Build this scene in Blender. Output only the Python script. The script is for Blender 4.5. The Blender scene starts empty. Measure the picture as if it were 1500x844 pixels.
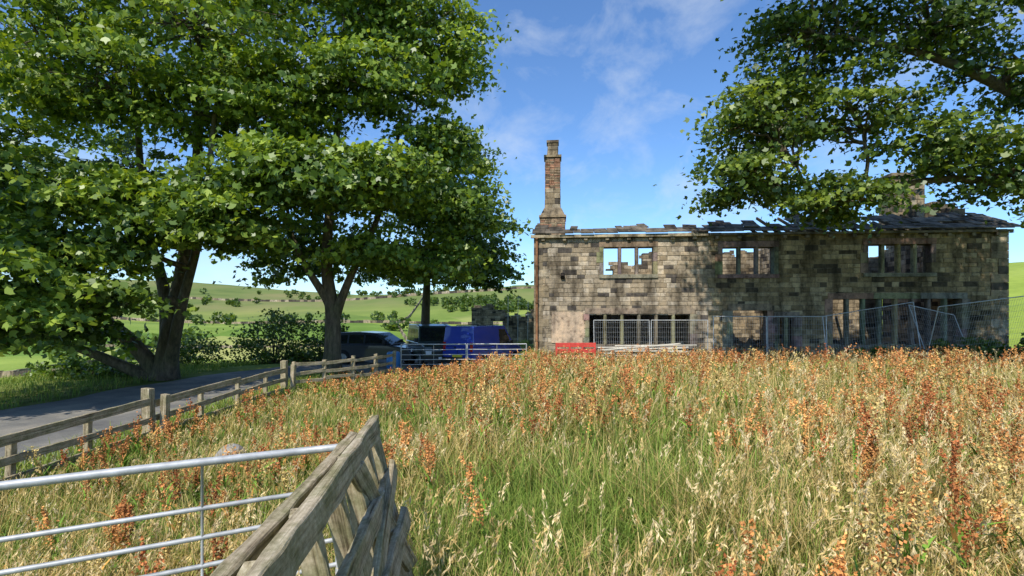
import bpy, math, random
import numpy as np
from mathutils import Vector, Matrix
rng=np.random.default_rng(7); random.seed(7)
sc=bpy.context.scene
sc.view_settings.view_transform='Standard'; sc.view_settings.look='None'; sc.view_settings.exposure=0
# ------------------------------------------------------------------ helpers
def link(o,parent=None):
    sc.collection.objects.link(o)
    if parent is not None: o.parent=parent
    return o
def empty(name,loc=(0,0,0),rz=0):
    o=bpy.data.objects.new(name,None); o.location=loc; o.rotation_euler=(0,0,rz); o.empty_display_size=.3
    return link(o)
def np_mesh(name,V,faces,mats,C=None,midx=None,parent=None,smooth=False):
    V=np.asarray(V,dtype=np.float32)
    me=bpy.data.meshes.new(name)
    me.vertices.add(len(V)); me.vertices.foreach_set('co',V.ravel())
    loops=np.concatenate([f.ravel() for f in faces]).astype(np.int32)
    tot=np.concatenate([np.full(len(f),f.shape[1],dtype=np.int32) for f in faces])
    st=np.concatenate([[0],np.cumsum(tot)[:-1]]).astype(np.int32)
    me.loops.add(len(loops)); me.loops.foreach_set('vertex_index',loops)
    me.polygons.add(len(tot)); me.polygons.foreach_set('loop_start',st)
    if midx is not None: me.polygons.foreach_set('material_index',np.asarray(midx,dtype=np.int32))
    if smooth: me.polygons.foreach_set('use_smooth',np.ones(len(tot),dtype=bool))
    for m in mats: me.materials.append(m)
    me.update(calc_edges=True)
    if C is not None:
        a=me.color_attributes.new(name='Col',type='FLOAT_COLOR',domain='POINT')
        C4=np.ones((len(V),4),dtype=np.float32); C4[:,:3]=C; a.data.foreach_set('color',C4.ravel())
    o=bpy.data.objects.new(name,me)
    return link(o,parent)
class Acc:
    def __init__(s): s.V=[];s.F=[];s.C=[];s.M=[]
    def add(s,v,f,c=(.3,.3,.3),m=0):
        b=len(s.V); s.V+= [tuple(p) for p in v]; s.F+=[tuple(b+i for i in q) for q in f]; s.C+=[tuple(c)]*len(v); s.M+=[m]*len(f)
    def box(s,a,b,c=(.3,.3,.3),m=0,M=None):
        x0,y0,z0=a;x1,y1,z1=b
        v=[(x0,y0,z0),(x1,y0,z0),(x1,y1,z0),(x0,y1,z0),(x0,y0,z1),(x1,y0,z1),(x1,y1,z1),(x0,y1,z1)]
        if M is not None: v=[tuple(M@Vector(p)) for p in v]
        s.add(v,[(0,3,2,1),(4,5,6,7),(0,1,5,4),(1,2,6,5),(2,3,7,6),(3,0,4,7)],c,m)
    def tube(s,pts,rad,n=8,c=(.3,.3,.3),m=0,cap=True):
        pts=[Vector(p) for p in pts]
        if not hasattr(rad,'__len__'): rad=[rad]*len(pts)
        V=[];F=[]
        up=Vector((0,0,1)); 
        d0=(pts[-1]-pts[0]).normalized()
        ref=Vector((1,0,0)) if abs(d0.z)>.8 else up
        for i,p in enumerate(pts):
            d=(pts[min(i+1,len(pts)-1)]-pts[max(i-1,0)]).normalized()
            a=d.cross(ref).normalized(); b=d.cross(a).normalized()
            for k in range(n):
                t=2*math.pi*k/n; V.append(tuple(p+(a*math.cos(t)+b*math.sin(t))*rad[i]))
        for i in range(len(pts)-1):
            for k in range(n):
                F.append((i*n+k,i*n+(k+1)%n,(i+1)*n+(k+1)%n,(i+1)*n+k))
        if cap: F.append(tuple(range(n))); F.append(tuple((len(pts)-1)*n+k for k in range(n-1,-1,-1)))
        s.add(V,F,c,m)
    def obj(s,name,mats,parent=None,smooth=False,bevel=0):
        me=bpy.data.meshes.new(name); me.from_pydata(s.V,[],s.F)
        for m in mats: me.materials.append(m)
        me.polygons.foreach_set('material_index',s.M)
        if smooth: me.polygons.foreach_set('use_smooth',[True]*len(s.F))
        a=me.color_attributes.new(name='Col',type='FLOAT_COLOR',domain='POINT')
        C4=np.ones((len(s.V),4),dtype=np.float32); C4[:,:3]=np.array(s.C); a.data.foreach_set('color',C4.ravel())
        o=bpy.data.objects.new(name,me); link(o,parent)
        if bevel:
            b=o.modifiers.new('b','BEVEL'); b.width=bevel; b.segments=2; b.limit_method='ANGLE'
        return o
def sm(a,b,x):
    t=np.clip((np.asarray(x,dtype=float)-a)/(b-a),0,1); return t*t*(3-2*t)
def noise2(x,y,s=1.0,seed=0):
    x=np.asarray(x)*s; y=np.asarray(y)*s
    v=np.sin(x*1.3+seed+1.7*np.sin(y*.9+seed*2))+np.sin(y*1.7-seed*1.3+1.4*np.sin(x*1.1+seed))+.6*np.sin(x*3.1+y*2.3+seed)+.5*np.sin(x*2.2-y*4.1+2*seed)
    return v/3.1
def H(x,y):
    x=np.asarray(x,dtype=float); y=np.asarray(y,dtype=float)
    s1=sm(-7,2.2,x); s2=sm(-1.2,.85,x); k=sm(19.5,21.5,y)
    near=-.8*(1-(s1*(1-k)+s2*k))
    near=near-.12*sm(12,20,y)*sm(-6,0,x)*(1-k)
    r=np.hypot(x,y-10)
    L=np.interp(r,[0,20,45,100,200,400,700,1200,4000],[0,0,-2.0,-7.5,-10.5,0,18,34,40])
    L=L+26*np.exp(-(((x-40)/190)**2+((y-640)/170)**2))+30*np.exp(-(((x+520)/260)**2+((y-760)/200)**2))
    R=np.interp(r,[0,28,45,80,300,4000],[0,0,4.4,8,22,50])
    a=sm(.15,.6,x/(np.abs(y)+5))
    und=noise2(x,y,.012,3)*3.0*sm(80,300,r)+noise2(x,y,.004,5)*9*sm(300,900,r)
    bump=noise2(x,y,.5,1)*.05*sm(-6.5,-5,x)*(1-sm(20,22,y))
    return near+L*(1-a)+R*a+und+bump
def hz(x,y): return float(H(x,y))
# ------------------------------------------------------------------ materials
def mat(name):
    m=bpy.data.materials.new(name); m.use_nodes=True; nt=m.node_tree; return m,nt,nt.nodes['Principled BSDF'],nt.nodes['Material Output']
def N(nt,t,**k):
    n=nt.nodes.new(t)
    for a,b in k.items(): setattr(n,a,b)
    return n
def ramp(nt,fac,stops):
    r=N(nt,'ShaderNodeValToRGB'); e=r.color_ramp.elements
    while len(e)<len(stops): e.new(.5)
    for i,(p,c) in enumerate(stops): e[i].position=p; e[i].color=(*c,1)
    nt.links.new(fac,r.inputs[0]); return r.outputs[0]
def noise(nt,vec,scale,detail=5,rough=.55):
    n=N(nt,'ShaderNodeTexNoise'); n.inputs['Scale'].default_value=scale; n.inputs['Detail'].default_value=detail; n.inputs['Roughness'].default_value=rough
    if vec is not None: nt.links.new(vec,n.inputs['Vector'])
    return n.outputs['Fac']
def mix(nt,a,b,f,mode='MIX'):
    m=N(nt,'ShaderNodeMix',data_type='RGBA',blend_type=mode)
    for s,i in ((f,0),(a,6),(b,7)):
        if hasattr(s,'links'): nt.links.new(s,m.inputs[i])
        elif i==0: m.inputs[0].default_value=s
        else: m.inputs[i].default_value=(*s,1)
    return m.outputs[2]
def bump(nt,fac,bs,st=.5,dist=.02):
    b=N(nt,'ShaderNodeBump'); b.inputs['Strength'].default_value=st; b.inputs['Distance'].default_value=dist
    nt.links.new(fac,b.inputs['Height']); nt.links.new(b.outputs[0],bs.inputs['Normal'])
def foliage(name,trans=.35,rough=.5,spec=.3,tm=(1.5,1.6,.6)):
    m,nt,b,o=mat(name); a=N(nt,'ShaderNodeAttribute',attribute_name='Col')
    nt.links.new(a.outputs['Color'],b.inputs['Base Color']); b.inputs['Roughness'].default_value=rough; b.inputs['Specular IOR Level'].default_value=spec
    if trans==0: return m
    t=N(nt,'ShaderNodeBsdfTranslucent'); c=mix(nt,a.outputs['Color'],tm,1.0,'MULTIPLY'); nt.links.new(c,t.inputs[0])
    x=N(nt,'ShaderNodeMixShader'); x.inputs[0].default_value=trans
    nt.links.new(b.outputs[0],x.inputs[1]); nt.links.new(t.outputs[0],x.inputs[2]); nt.links.new(x.outputs[0],o.inputs[0]); return m
M_leaf=foliage('leaf',.33,.42,.5,(1.6,1.5,.5)); M_grass=foliage('grass_blade',.28,.6,.2,(1.3,1.2,.7)); M_seed=foliage('seed',0,.8,.1)
def simple(name,col,rough=.6,metal=0,nz=.0,scale=8,spec=.5,coat=0):
    m,nt,b,o=mat(name); b.inputs['Roughness'].default_value=rough; b.inputs['Metallic'].default_value=metal; b.inputs['Specular IOR Level'].default_value=spec
    b.inputs['Coat Weight'].default_value=coat
    tc=N(nt,'ShaderNodeTexCoord'); f=noise(nt,tc.outputs['Object'],scale)
    d=tuple(c*(1-nz) for c in col); l=tuple(min(1,c*(1+nz)) for c in col)
    nt.links.new(ramp(nt,f,[(.3,d),(.7,l)]),b.inputs['Base Color']); return m
def stone(name):
    m,nt,b,o=mat(name); tc=N(nt,'ShaderNodeTexCoord'); v=tc.outputs['Object']
    a=N(nt,'ShaderNodeAttribute',attribute_name='Col')
    mp=N(nt,'ShaderNodeMapping'); mp.inputs['Scale'].default_value=(1.3,1.3,.35); nt.links.new(v,mp.inputs[0])
    f=noise(nt,v,4.5,8,.7); g=noise(nt,mp.outputs[0],1.2,7,.65); h=noise(nt,v,35,4,.7)
    c=mix(nt,a.outputs['Color'],ramp(nt,f,[(.3,(.32,.30,.28)),(.5,(1,1,1)),(.75,(1.38,1.3,1.18))]),1.0,'MULTIPLY')
    c=mix(nt,c,ramp(nt,g,[(.38,(.34,.33,.31)),(.5,(.92,.92,.90)),(.63,(1.25,1.2,1.1))]),.9,'MULTIPLY')
    c=mix(nt,c,ramp(nt,h,[(.3,(.7,.7,.7)),(.7,(1.25,1.25,1.25))]),.7,'MULTIPLY')
    nt.links.new(c,b.inputs['Base Color']); b.inputs['Roughness'].default_value=.92; b.inputs['Specular IOR Level'].default_value=.15
    bump(nt,h,b,.6,.02); return m
M_stone=stone('gritstone')
def woodm(name,c0,c1,c2):
    m,nt,b,o=mat(name); tc=N(nt,'ShaderNodeTexCoord'); oi=N(nt,'ShaderNodeObjectInfo')
    mp=N(nt,'ShaderNodeMapping'); mp.inputs['Scale'].default_value=(1.2,28,28); nt.links.new(tc.outputs['Object'],mp.inputs['Vector'])
    ad=N(nt,'ShaderNodeVectorMath',operation='ADD'); nt.links.new(mp.outputs[0],ad.inputs[0]); 
    cb=N(nt,'ShaderNodeMath',operation='MULTIPLY'); cb.inputs[1].default_value=40; nt.links.new(oi.outputs['Random'],cb.inputs[0]); nt.links.new(cb.outputs[0],ad.inputs[1])
    f=noise(nt,ad.outputs[0],1.5,8,.7); g=noise(nt,tc.outputs['Object'],5,6,.65); s=noise(nt,tc.outputs['Object'],40,4,.7)
    c=ramp(nt,f,[(.32,c0),(.46,c1),(.68,c2)])
    c=mix(nt,c,ramp(nt,g,[(.38,(.62,.68,.48)),(.58,(1.12,1.1,1.06))]),.85,'MULTIPLY')
    c=mix(nt,c,ramp(nt,s,[(.35,(.75,.74,.7)),(.65,(1.15,1.15,1.15))]),.8,'MULTIPLY')
    nt.links.new(c,b.inputs['Base Color']); b.inputs['Roughness'].default_value=.88; b.inputs['Specular IOR Level'].default_value=.15; bump(nt,f,b,1.0,.012); return m
M_wood=woodm('weathered_timber',(.07,.05,.033),(.34,.28,.19),(.56,.48,.36))
M_steel=simple('galvanised_steel',(.46,.46,.45),.5,.3,.25,14)
M_glass=simple('dark_glass',(.015,.018,.02),.06,0,.2,5,.8)
M_tyre=simple('tyre',(.02,.02,.02),.85,0,.2)
M_hub=simple('hub',(.35,.36,.37),.35,.8,.1)
M_bark,nt,b,o=mat('bark'); tc=N(nt,'ShaderNodeTexCoord'); mp=N(nt,'ShaderNodeMapping'); mp.inputs['Scale'].default_value=(1,1,.25); nt.links.new(tc.outputs['Object'],mp.inputs[0])
f=noise(nt,mp.outputs[0],9,8,.7); g=noise(nt,tc.outputs['Object'],1.5,3)
c=ramp(nt,f,[(.3,(.035,.028,.02)),(.55,(.14,.11,.075)),(.75,(.25,.21,.15))]); c=mix(nt,c,ramp(nt,g,[(.4,(.8,.95,.6)),(.6,(1.1,1.05,1))]),.7,'MULTIPLY')
nt.links.new(c,b.inputs['Base Color']); b.inputs['Roughness'].default_value=.9; bump(nt,f,b,.8,.04)
M_ground,nt,b,o=mat('ground'); tc=N(nt,'ShaderNodeTexCoord'); v=tc.outputs['Object']
f=noise(nt,v,1.2,8,.7); g=noise(nt,v,.02,5,.6); g2=noise(nt,v,.006,6,.6)
near=ramp(nt,f,[(.3,(.06,.08,.02)),(.5,(.14,.17,.04)),(.7,(.3,.25,.1))])
vo=N(nt,'ShaderNodeTexVoronoi'); vo.inputs['Scale'].default_value=.012; nt.links.new(v,vo.inputs['Vector'])
sp=N(nt,'ShaderNodeSeparateColor'); nt.links.new(vo.outputs['Color'],sp.inputs[0])
farc=ramp(nt,sp.outputs[0],[(.1,(.16,.25,.05)),(.4,(.33,.40,.08)),(.7,(.24,.32,.07)),(.95,(.42,.41,.14))])
farc=mix(nt,farc,ramp(nt,g,[(.4,(.65,.74,.62)),(.6,(1.15,1.1,1.1))]),.8,'MULTIPLY')
farc=mix(nt,farc,ramp(nt,f,[(.3,(.7,.75,.7)),(.7,(1.2,1.2,1.1))]),.8,'MULTIPLY')
ln=N(nt,'ShaderNodeVectorMath',operation='LENGTH'); nt.links.new(v,ln.inputs[0])
mr=N(nt,'ShaderNodeMapRange'); mr.inputs[1].default_value=22; mr.inputs[2].default_value=34; nt.links.new(ln.outputs['Value'],mr.inputs[0])
moor=ramp(nt,g2,[(.35,(.06,.10,.035)),(.5,(.15,.19,.06)),(.68,(.25,.22,.10))])
mr2=N(nt,'ShaderNodeMapRange'); mr2.inputs[1].default_value=280; mr2.inputs[2].default_value=520; mr2.inputs[4].default_value=.9; nt.links.new(ln.outputs['Value'],mr2.inputs[0])
farc=mix(nt,farc,moor,mr2.outputs[0])
nt.links.new(mix(nt,near,farc,mr.outputs[0]),b.inputs['Base Color']); b.inputs['Roughness'].default_value=1; b.inputs['Specular IOR Level'].default_value=.05; bump(nt,f,b,.6,.1)
M_road,nt,b,o=mat('asphalt'); tc=N(nt,'ShaderNodeTexCoord'); v=tc.outputs['Object']; f=noise(nt,v,.8,6,.65); g=noise(nt,v,60,3,.7)
c=ramp(nt,f,[(.3,(.09,.085,.08)),(.5,(.17,.16,.14)),(.72,(.32,.28,.22))]); c=mix(nt,c,ramp(nt,g,[(.35,(.7,.7,.7)),(.65,(1.3,1.3,1.3))]),.7,'MULTIPLY')
nt.links.new(c,b.inputs['Base Color']); b.inputs['Roughness'].default_value=.9; bump(nt,g,b,.5,.01)

# ------------------------------------------------------------------ ground sheet
def axis(lo,hi,step,far):
    a=list(np.arange(lo,hi+1e-6,step)); d=step; x=hi
    while x<far: d*=1.12; x+=d; a.append(x)
    d=step; x=lo
    while x>-far: d*=1.12; x-=d; a.insert(0,x)
    return np.array(a)
xs=axis(-16,26,.5,3500); ys=axis(-4,44,.5,3500)
X,Y=np.meshgrid(xs,ys); nx=len(xs); ny=len(ys)
V=np.stack([X.ravel(),Y.ravel(),H(X,Y).ravel()],1)
i,j=np.meshgrid(np.arange(nx-1),np.arange(ny-1)); b0=(j*nx+i).ravel()
np_mesh('ground',V,[np.stack([b0,b0+1,b0+nx+1,b0+nx],1)],[M_ground],smooth=True)
cl=[(-10.6,-6),(-10.6,0),(-10.6,8),(-10.5,14),(-10.3,18),(-9.2,22),(-6.8,25.2),(-3.5,26.6),(-.4,27)]
cl=[Vector((a,b,0)) for a,b in cl]
pts=[]
for k in range(len(cl)-1):
    p0=cl[max(k-1,0)];p1=cl[k];p2=cl[k+1];p3=cl[min(k+2,len(cl)-1)]
    for t in np.linspace(0,1,8,endpoint=False):
        pts.append(.5*((2*p1)+(p2-p0)*t+(2*p0-5*p1+4*p2-p3)*t*t+(3*p1-p0-3*p2+p3)*t**3))
A=Acc(); V=[];F=[]; nw=8
for k,p in enumerate(pts):
    d=(pts[min(k+1,len(pts)-1)]-pts[max(k-1,0)]).normalized(); n=Vector((d.y,-d.x,0))
    for q in range(nw+1):
        w=(q/nw-.5)*2*(2.75+.12*math.sin(k*.9)+(.8 if k>44 else 0)); P=p+n*w; V.append((P.x,P.y,hz(P.x,P.y)+.03))
for k in range(len(pts)-1):
    for q in range(nw): F.append((k*(nw+1)+q,k*(nw+1)+q+1,(k+1)*(nw+1)+q+1,(k+1)*(nw+1)+q))
A.add(V,F); A.obj('road',[M_road],smooth=True)

# ------------------------------------------------------------------ vegetation builders
def norm(a): return a/np.maximum(np.linalg.norm(a,axis=-1,keepdims=True),1e-9)
T_s=np.array([(0,-.8),(.62,-.4),(.9,.2),(.3,.3),(0,1.1),(-.3,.3),(-.9,.2),(-.62,-.4)])
T_q=np.array([(0,-1),(.6,0),(0,1),(-.6,0)])
def leaf_mesh(P,size,col,tmpl,up=.7,out=None,outw=0):
    n=len(P); k=len(tmpl)
    Nn=rng.normal(size=(n,3))*.62+np.array([-.1,-.22,up])
    if out is not None: Nn=Nn+out*outw
    Nn=norm(Nn); T=norm(np.cross(Nn,rng.normal(size=(n,3)))); B=np.cross(Nn,T)
    tx=tmpl[:,0][None,:,None]; ty=tmpl[:,1][None,:,None]
    fold=(np.abs(tmpl[:,0])*-.28-(tmpl[:,1]**2)*.18)[None,:,None]
    V=P[:,None]+size[:,None,None]*(tx*T[:,None]+ty*B[:,None]+fold*Nn[:,None])
    F=np.arange(n*k).reshape(n,k); C=np.repeat(col,k,axis=0)
    return V.reshape(-1,3),F,C
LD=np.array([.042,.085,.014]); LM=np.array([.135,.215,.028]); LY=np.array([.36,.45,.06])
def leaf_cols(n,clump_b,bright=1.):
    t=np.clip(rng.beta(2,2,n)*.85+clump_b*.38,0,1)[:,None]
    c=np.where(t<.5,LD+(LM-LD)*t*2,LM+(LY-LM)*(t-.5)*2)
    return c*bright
def bez(a,b,n,arc,jit):
    a=Vector(a);b=Vector(b);L=(b-a).length;m=(a+b)/2+Vector((0,0,arc*L)); out=[]
    for i in range(n+1):
        t=i/n; p=a*(1-t)**2+m*2*t*(1-t)+b*t*t
        if 0<i<n: p+=Vector(np.random.normal(0,jit*L,3))
        out.append(p)
    return out
np.random.seed(3)
def make_tree(name,trunks,lobes,leafs=.12,lpc=80,tmpl=T_s,bright=1.,attach_min=1.5,spread=.6,dens=1.,brm=1.):
    root=empty(name,trunks[0][0][0]); off=Vector(trunks[0][0][0])
    A=Acc(); cand=[]
    for path,r0,r1 in trunks:
        P=[Vector(p) for p in path]; Q=[]
        for k in range(len(P)-1):
            p0=P[max(k-1,0)];p1=P[k];p2=P[k+1];p3=P[min(k+2,len(P)-1)]
            for t in np.linspace(0,1,6,endpoint=False): Q.append(.5*((2*p1)+(p2-p0)*t+(2*p0-5*p1+4*p2-p3)*t*t+(3*p1-p0-3*p2+p3)*t**3))
        Q.append(P[-1]); n=len(Q); R=[]
        for k in range(n):
            t=k/(n-1); r=r0+(r1-r0)*t**.8
            if k<3: r*=1+.28*(3-k)/3
            R.append(r); cand.append((Q[k],r))
        A.tube([q-off for q in Q],R,12)
    Lp=[];Lb=[];Lo=[]
    base=off
    for (c,rad,nc) in lobes:
        c=Vector(c); nc=int(nc*dens)
        best=min((q for q in cand if (q[0]-base).length>attach_min),key=lambda q:(q[0]-c).length+ (2.5*max(0,q[0].z-c.z+.3)))
        path=bez(best[0],c,7,.08,.03); r0=min(best[1]*.75,.16+.012*(best[0]-c).length)
        A.tube([p-off for p in path],list(np.linspace(r0,.035*brm,8)),7,cap=False)
        lb=rng.uniform(-.3,.5)
        for q in range(nc):
            d=rng.normal(size=3); d/=np.linalg.norm(d); rr=rng.uniform(.2,1.15)**.5
            e=Vector((c.x+d[0]*rad[0]*rr,c.y+d[1]*rad[1]*rr,c.z+d[2]*rad[2]*rr))
            s=path[rng.integers(3,8)]
            bp=bez(s,e,4,.06,.05); A.tube([p-off for p in bp],list(np.linspace(.03*brm,.008*brm,5)),4,cap=False)
            k=int(lpc*rng.uniform(.35,1.6)); sp=spread*rng.uniform(.6,1.3)
            outd=np.array([d[0],d[1],0]); 
            u=rng.normal(size=(k,3))*np.array([sp,sp,sp*.24])
            u[:,2]-=(u@outd)*.35
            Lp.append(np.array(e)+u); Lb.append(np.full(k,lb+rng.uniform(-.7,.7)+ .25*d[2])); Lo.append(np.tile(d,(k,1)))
            k2=k//5; t=rng.uniform(.3,1,k2)[:,None]; Lp.append(np.array(s)*(1-t)+np.array(e)*t+rng.normal(size=(k2,3))*.15); Lb.append(np.full(k2,lb)); Lo.append(np.tile(d,(k2,1)))
    A.obj('trunk_and_limbs',[M_bark],root,smooth=True)
    P=np.concatenate(Lp)-np.array(off); B=np.concatenate(Lb); O=np.concatenate(Lo)
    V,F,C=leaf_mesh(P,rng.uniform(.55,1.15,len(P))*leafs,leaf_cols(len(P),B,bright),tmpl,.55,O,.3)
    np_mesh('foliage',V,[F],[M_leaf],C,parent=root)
    return root
g1=hz(-13.6,20)-.1
make_tree('sycamore_tree',
 [([(-13.6,20,g1),(-13.3,20,1.2),(-12.9,20.2,4),(-12.6,20.5,8),(-12.5,20.5,13)],.48,.1),
  ([(-13.7,20,g1+.2),(-14.8,19.6,.9),(-16.2,19.2,2.2),(-17.6,18.5,5),(-18.5,18,9)],.34,.08),
  ([(-13.9,19.9,g1+.1),(-15.4,19.3,.1),(-16.8,18.8,.9),(-18.2,17.6,2.6)],.27,.06),
  ([(-13.6,20.2,g1+.3),(-14.1,20.8,2.5),(-15.2,21.2,6),(-15.8,21.4,12)],.34,.08),
  ([(-13.3,19.8,g1+.3),(-12.4,19.2,2),(-11.4,18.8,5),(-10.8,18.6,9)],.26,.07)],
 [((-17.5,19,12),(4.6,4,2.6),66),((-12.2,19.5,13),(4.4,4,2.6),80),((-19,18,7.2),(3.6,3.5,2),46),((-14.6,18,9.8),(3.4,3,1.4),40),
  ((-16.2,17,5.8),(3.2,2.6,1.2),46),((-14.2,15.6,3.8),(2.6,2.2,1.0),44),((-12.5,14.6,2.3),(1.9,1.8,.7),28),((-15.6,16.5,1.5),(2.0,1.8,.8),26),((-12.2,16.6,5.4),(2.2,2.2,1.1),40),
  ((-15,21,16),(5,5,2.5),46),((-11.5,20,17),(4.5,4.5,2.5),36),((-10.8,19.5,9.4),(2.6,2.6,1.5),34),((-17,24,8),(5,3,4),36)],
 leafs=.145,lpc=84,spread=.55,dens=.95,bright=1.08)
g5=hz(-17,10.5)-.1  # mostly out-of-view sycamore, added to shade the road; low boughs reach into view
make_tree('sycamore_tree',
 [([(-17,10.5,g5),(-16.9,10.5,1.5),(-16.6,10.7,4),(-16.3,10.8,8),(-16,11,11)],.42,.08),
  ([(-16.9,10.5,1.2),(-15.6,11.2,2.6),(-13.8,12.1,3.3)],.2,.05)],
 [((-13.6,12.2,3.1),(1.8,1.5,.9),34),((-12.7,12.8,1.5),(1.2,1.1,.7),26),((-15,11.5,5.2),(2.4,2,1.2),28),((-15.6,10.6,8),(3,3,1.4),30),((-16.3,12.5,10.5),(3.2,3.5,1.5),30),((-17,8.5,5),(3,2.5,1.4),24)],
 leafs=.13,lpc=70,spread=.5,attach_min=2,bright=1.15)
g2=hz(-7.4,21)-.1
make_tree('sycamore_tree',
 [([(-7.4,21,g2),(-7.35,21,1.6),(-7.6,21,4),(-7.4,21.3,8),(-7,21.5,13)],.4,.09),
  ([(-7.3,21,1.6),(-6.5,20.8,3.4),(-5.4,21,6),(-4.6,21.5,10)],.22,.06),
  ([(-7.45,21,2.2),(-8.4,20.4,4),(-9.4,20,7)],.2,.06)],
 [((-7.4,17.4,6.4),(3.3,2.0,1.1),84),((-9.8,16.8,4.9),(2.4,1.8,1.0),46),((-5,18.6,6.6),(2.4,2.0,1.1),52),((-9.4,20,10.2),(3.2,3,1.6),46),
  ((-5.6,20.5,11),(2.9,2.8,1.5),54),((-4.6,22,14),(3.2,3,1.8),62),((-2.5,22.5,12.6),(1.7,2,1.0),24),((-3.6,22.5,9),(1.8,2.2,1.3),36),((-2.3,22.5,6.4),(2.0,2.2,1.2),42),
  ((-7,21,15.5),(4,4,2),46),((-3.4,22,4.0),(2.4,2,.9),38),((-7.4,23,7.8),(4,2.5,2.4),34),((-9.5,22.5,4.6),(2.4,2,1.6),30),((-5.4,20,4.1),(1.8,1.6,.6),20)],
 leafs=.145,lpc=84,spread=.52,attach_min=2.5,dens=1.0,bright=1.08)
g3=hz(-5.3,31)-.1
make_tree('sycamore_tree',
 [([(-5.3,31,g3),(-5.2,31,2.5),(-5,31,6),(-4.6,31,11)],.36,.08)],
 [((-5,30.5,8.5),(4,3,2.4),46),((-2.2,31,6.6),(2.3,2.4,1.7),36),((-3.2,31,4.4),(2.8,2.4,1.1),30),((-7,31,5),(3,3,1.6),28),((-3.4,31,11),(2.6,3,2),30),((-1.2,31,4.6),(1.5,1.6,1),18)],
 leafs=.17,lpc=75,spread=.6,attach_min=3,bright=.85)
g4=hz(16.5,13.5)-.1
make_tree('ash_tree',
 [([(16.5,13.5,g4),(16.4,13.5,2.5),(15.8,13.6,6),(15,14,10),(14.2,14,14)],.5,.1),
  ([(16.3,13.5,4),(14.5,13.8,7),(12,14,8.6),(9.5,14.2,9.4)],.26,.06),
  ([(16.4,13.5,3.4),(15,14.2,4.9),(13,14.6,5.6),(10.8,14.8,5.4),(9,14.8,4.9)],.2,.04),
  ([(16.5,13.5,4.5),(18.2,13.5,8),(19,13.5,12)],.3,.08),
  ([(16.2,13.5,5),(14.6,12.6,8.5),(12.6,12.6,11.2),(9,13.5,13.4)],.24,.06)],
 [((7.2,14.6,7.2),(1.4,1.6,1.3),40),((8.4,14.6,9.6),(1.8,2,1.3),40),((6.9,14.8,5.6),(1.3,1.4,.7),26),((9.2,14.8,5.0),(1.6,1.3,.6),22),((9.8,14.6,7.6),(1.6,1.6,1.0),24),
  ((11.4,14,9.8),(2.4,2.2,1.3),36),((12,14.4,6.4),(1.8,1.6,.7),22),((13.4,13.5,8.4),(2,2,1),20),((13.6,14.2,5.7),(1.6,1.6,.8),24),((15.4,13,7.6),(1.6,1.6,1.2),24),
  ((15.2,13,4.9),(1.3,1.4,1),26),((13.5,13,12),(4,3,1.6),50),((10,14,12.8),(3,3,1.4),50),((18,13,10),(4,4,3),40),((18.5,13.5,6.5),(2.6,3,1.6),34),
  ((6.3,14,14.1),(2.0,2.2,1.5),60),((9.3,14,14.8),(2.6,2.2,1.5),75),((12.4,14,14.8),(2.6,2.2,1.5),70),((15.4,14.4,14.6),(2.6,2.4,1.6),60),((7.2,12.4,13),(2.4,1.6,1.0),34),((11,11.8,13.2),(3,2,1.3),46),((15,11.8,13),(3,2.2,1.6),40)],  # high crown lobes out of view, added to shade the house front
 leafs=.105,lpc=78,spread=.44,attach_min=3,bright=.75,brm=1.5)
def bush(name,c,r,nc,lpc=60,leafs=.09,bright=.9):
    c=(c[0],c[1],hz(c[0],c[1])); root=empty(name,c); A=Acc(); Lp=[];Lb=[]
    for q in range(nc):
        d=rng.normal(size=3); d/=np.linalg.norm(d); d[2]=abs(d[2]); rr=rng.uniform(.2,1)**.5
        e=d*np.array(r)*rr
        A.tube([(d[0]*.1,d[1]*.1,-.1),tuple(e*.5+np.array([0,0,.1])),tuple(e)],[.025,.015,.006],4,cap=False)
        k=int(lpc*rng.uniform(.6,1.4)); Lp.append(e+rng.normal(size=(k,3))*np.array([.3,.3,.18])*min(1,r[2]*.6)); Lb.append(np.full(k,rng.uniform(-.6,.5)))
    A.obj('stems',[M_bark],root)
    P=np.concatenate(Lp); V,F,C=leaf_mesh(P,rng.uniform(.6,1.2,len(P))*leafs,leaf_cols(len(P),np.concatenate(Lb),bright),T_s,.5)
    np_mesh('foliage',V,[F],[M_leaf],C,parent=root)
for c,r,n,br in [((-13.5,29),(2.6,2,3.4),60,.7),((-10.5,28.5),(2.2,1.8,2.6),50,.7),((-17,27),(2.4,2,2.0),40,.8),((-17.5,21),(1.4,1.2,.8),24,1),((-15.6,20.8),(1,1,.6),16,1),((-20,23),(1.6,1.4,1.0),24,1),
              ((13.5,19.2),(1.6,.6,.55),40,.7),((16.8,18.6),(1.9,.8,.9),50,.7),((19.2,18.2),(1.6,.9,1.0),40,.7),((10.6,19.8),(1.3,.6,.4),24,.7),((21.8,18.5),(1.6,1.2,1.2),40,.8)]:
    bush('bush',c,r,n,bright=br)
P=[];B=[]
def far_clump(x,y,n,s,sc_=1):
    for _ in range(n):
        a=x+rng.normal()*s; b=y+rng.normal()*s*.6; hh=rng.uniform(4,8)*sc_; k=55
        d=rng.normal(size=(k,3)); d/=np.linalg.norm(d,axis=1)[:,None]
        P.append(np.array([a,b,hz(a,b)+hh*.5])+d*np.array([hh*.55,hh*.55,hh*.5])*rng.uniform(.5,1,(k,1))); B.append(np.full(k,rng.uniform(-.7,.1)))
for x,y,n,s in [(-10,430,70,24),(-40,460,40,20),(-60,270,5,10),(-100,350,6,25),(-150,300,6,30),(-230,330,14,40),(-330,480,20,60),(-90,560,20,30),(-130,180,4,10),(-90,120,3,8),(-270,260,6,20),(-180,600,30,70)]:
    far_clump(x,y,n,s)
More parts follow.
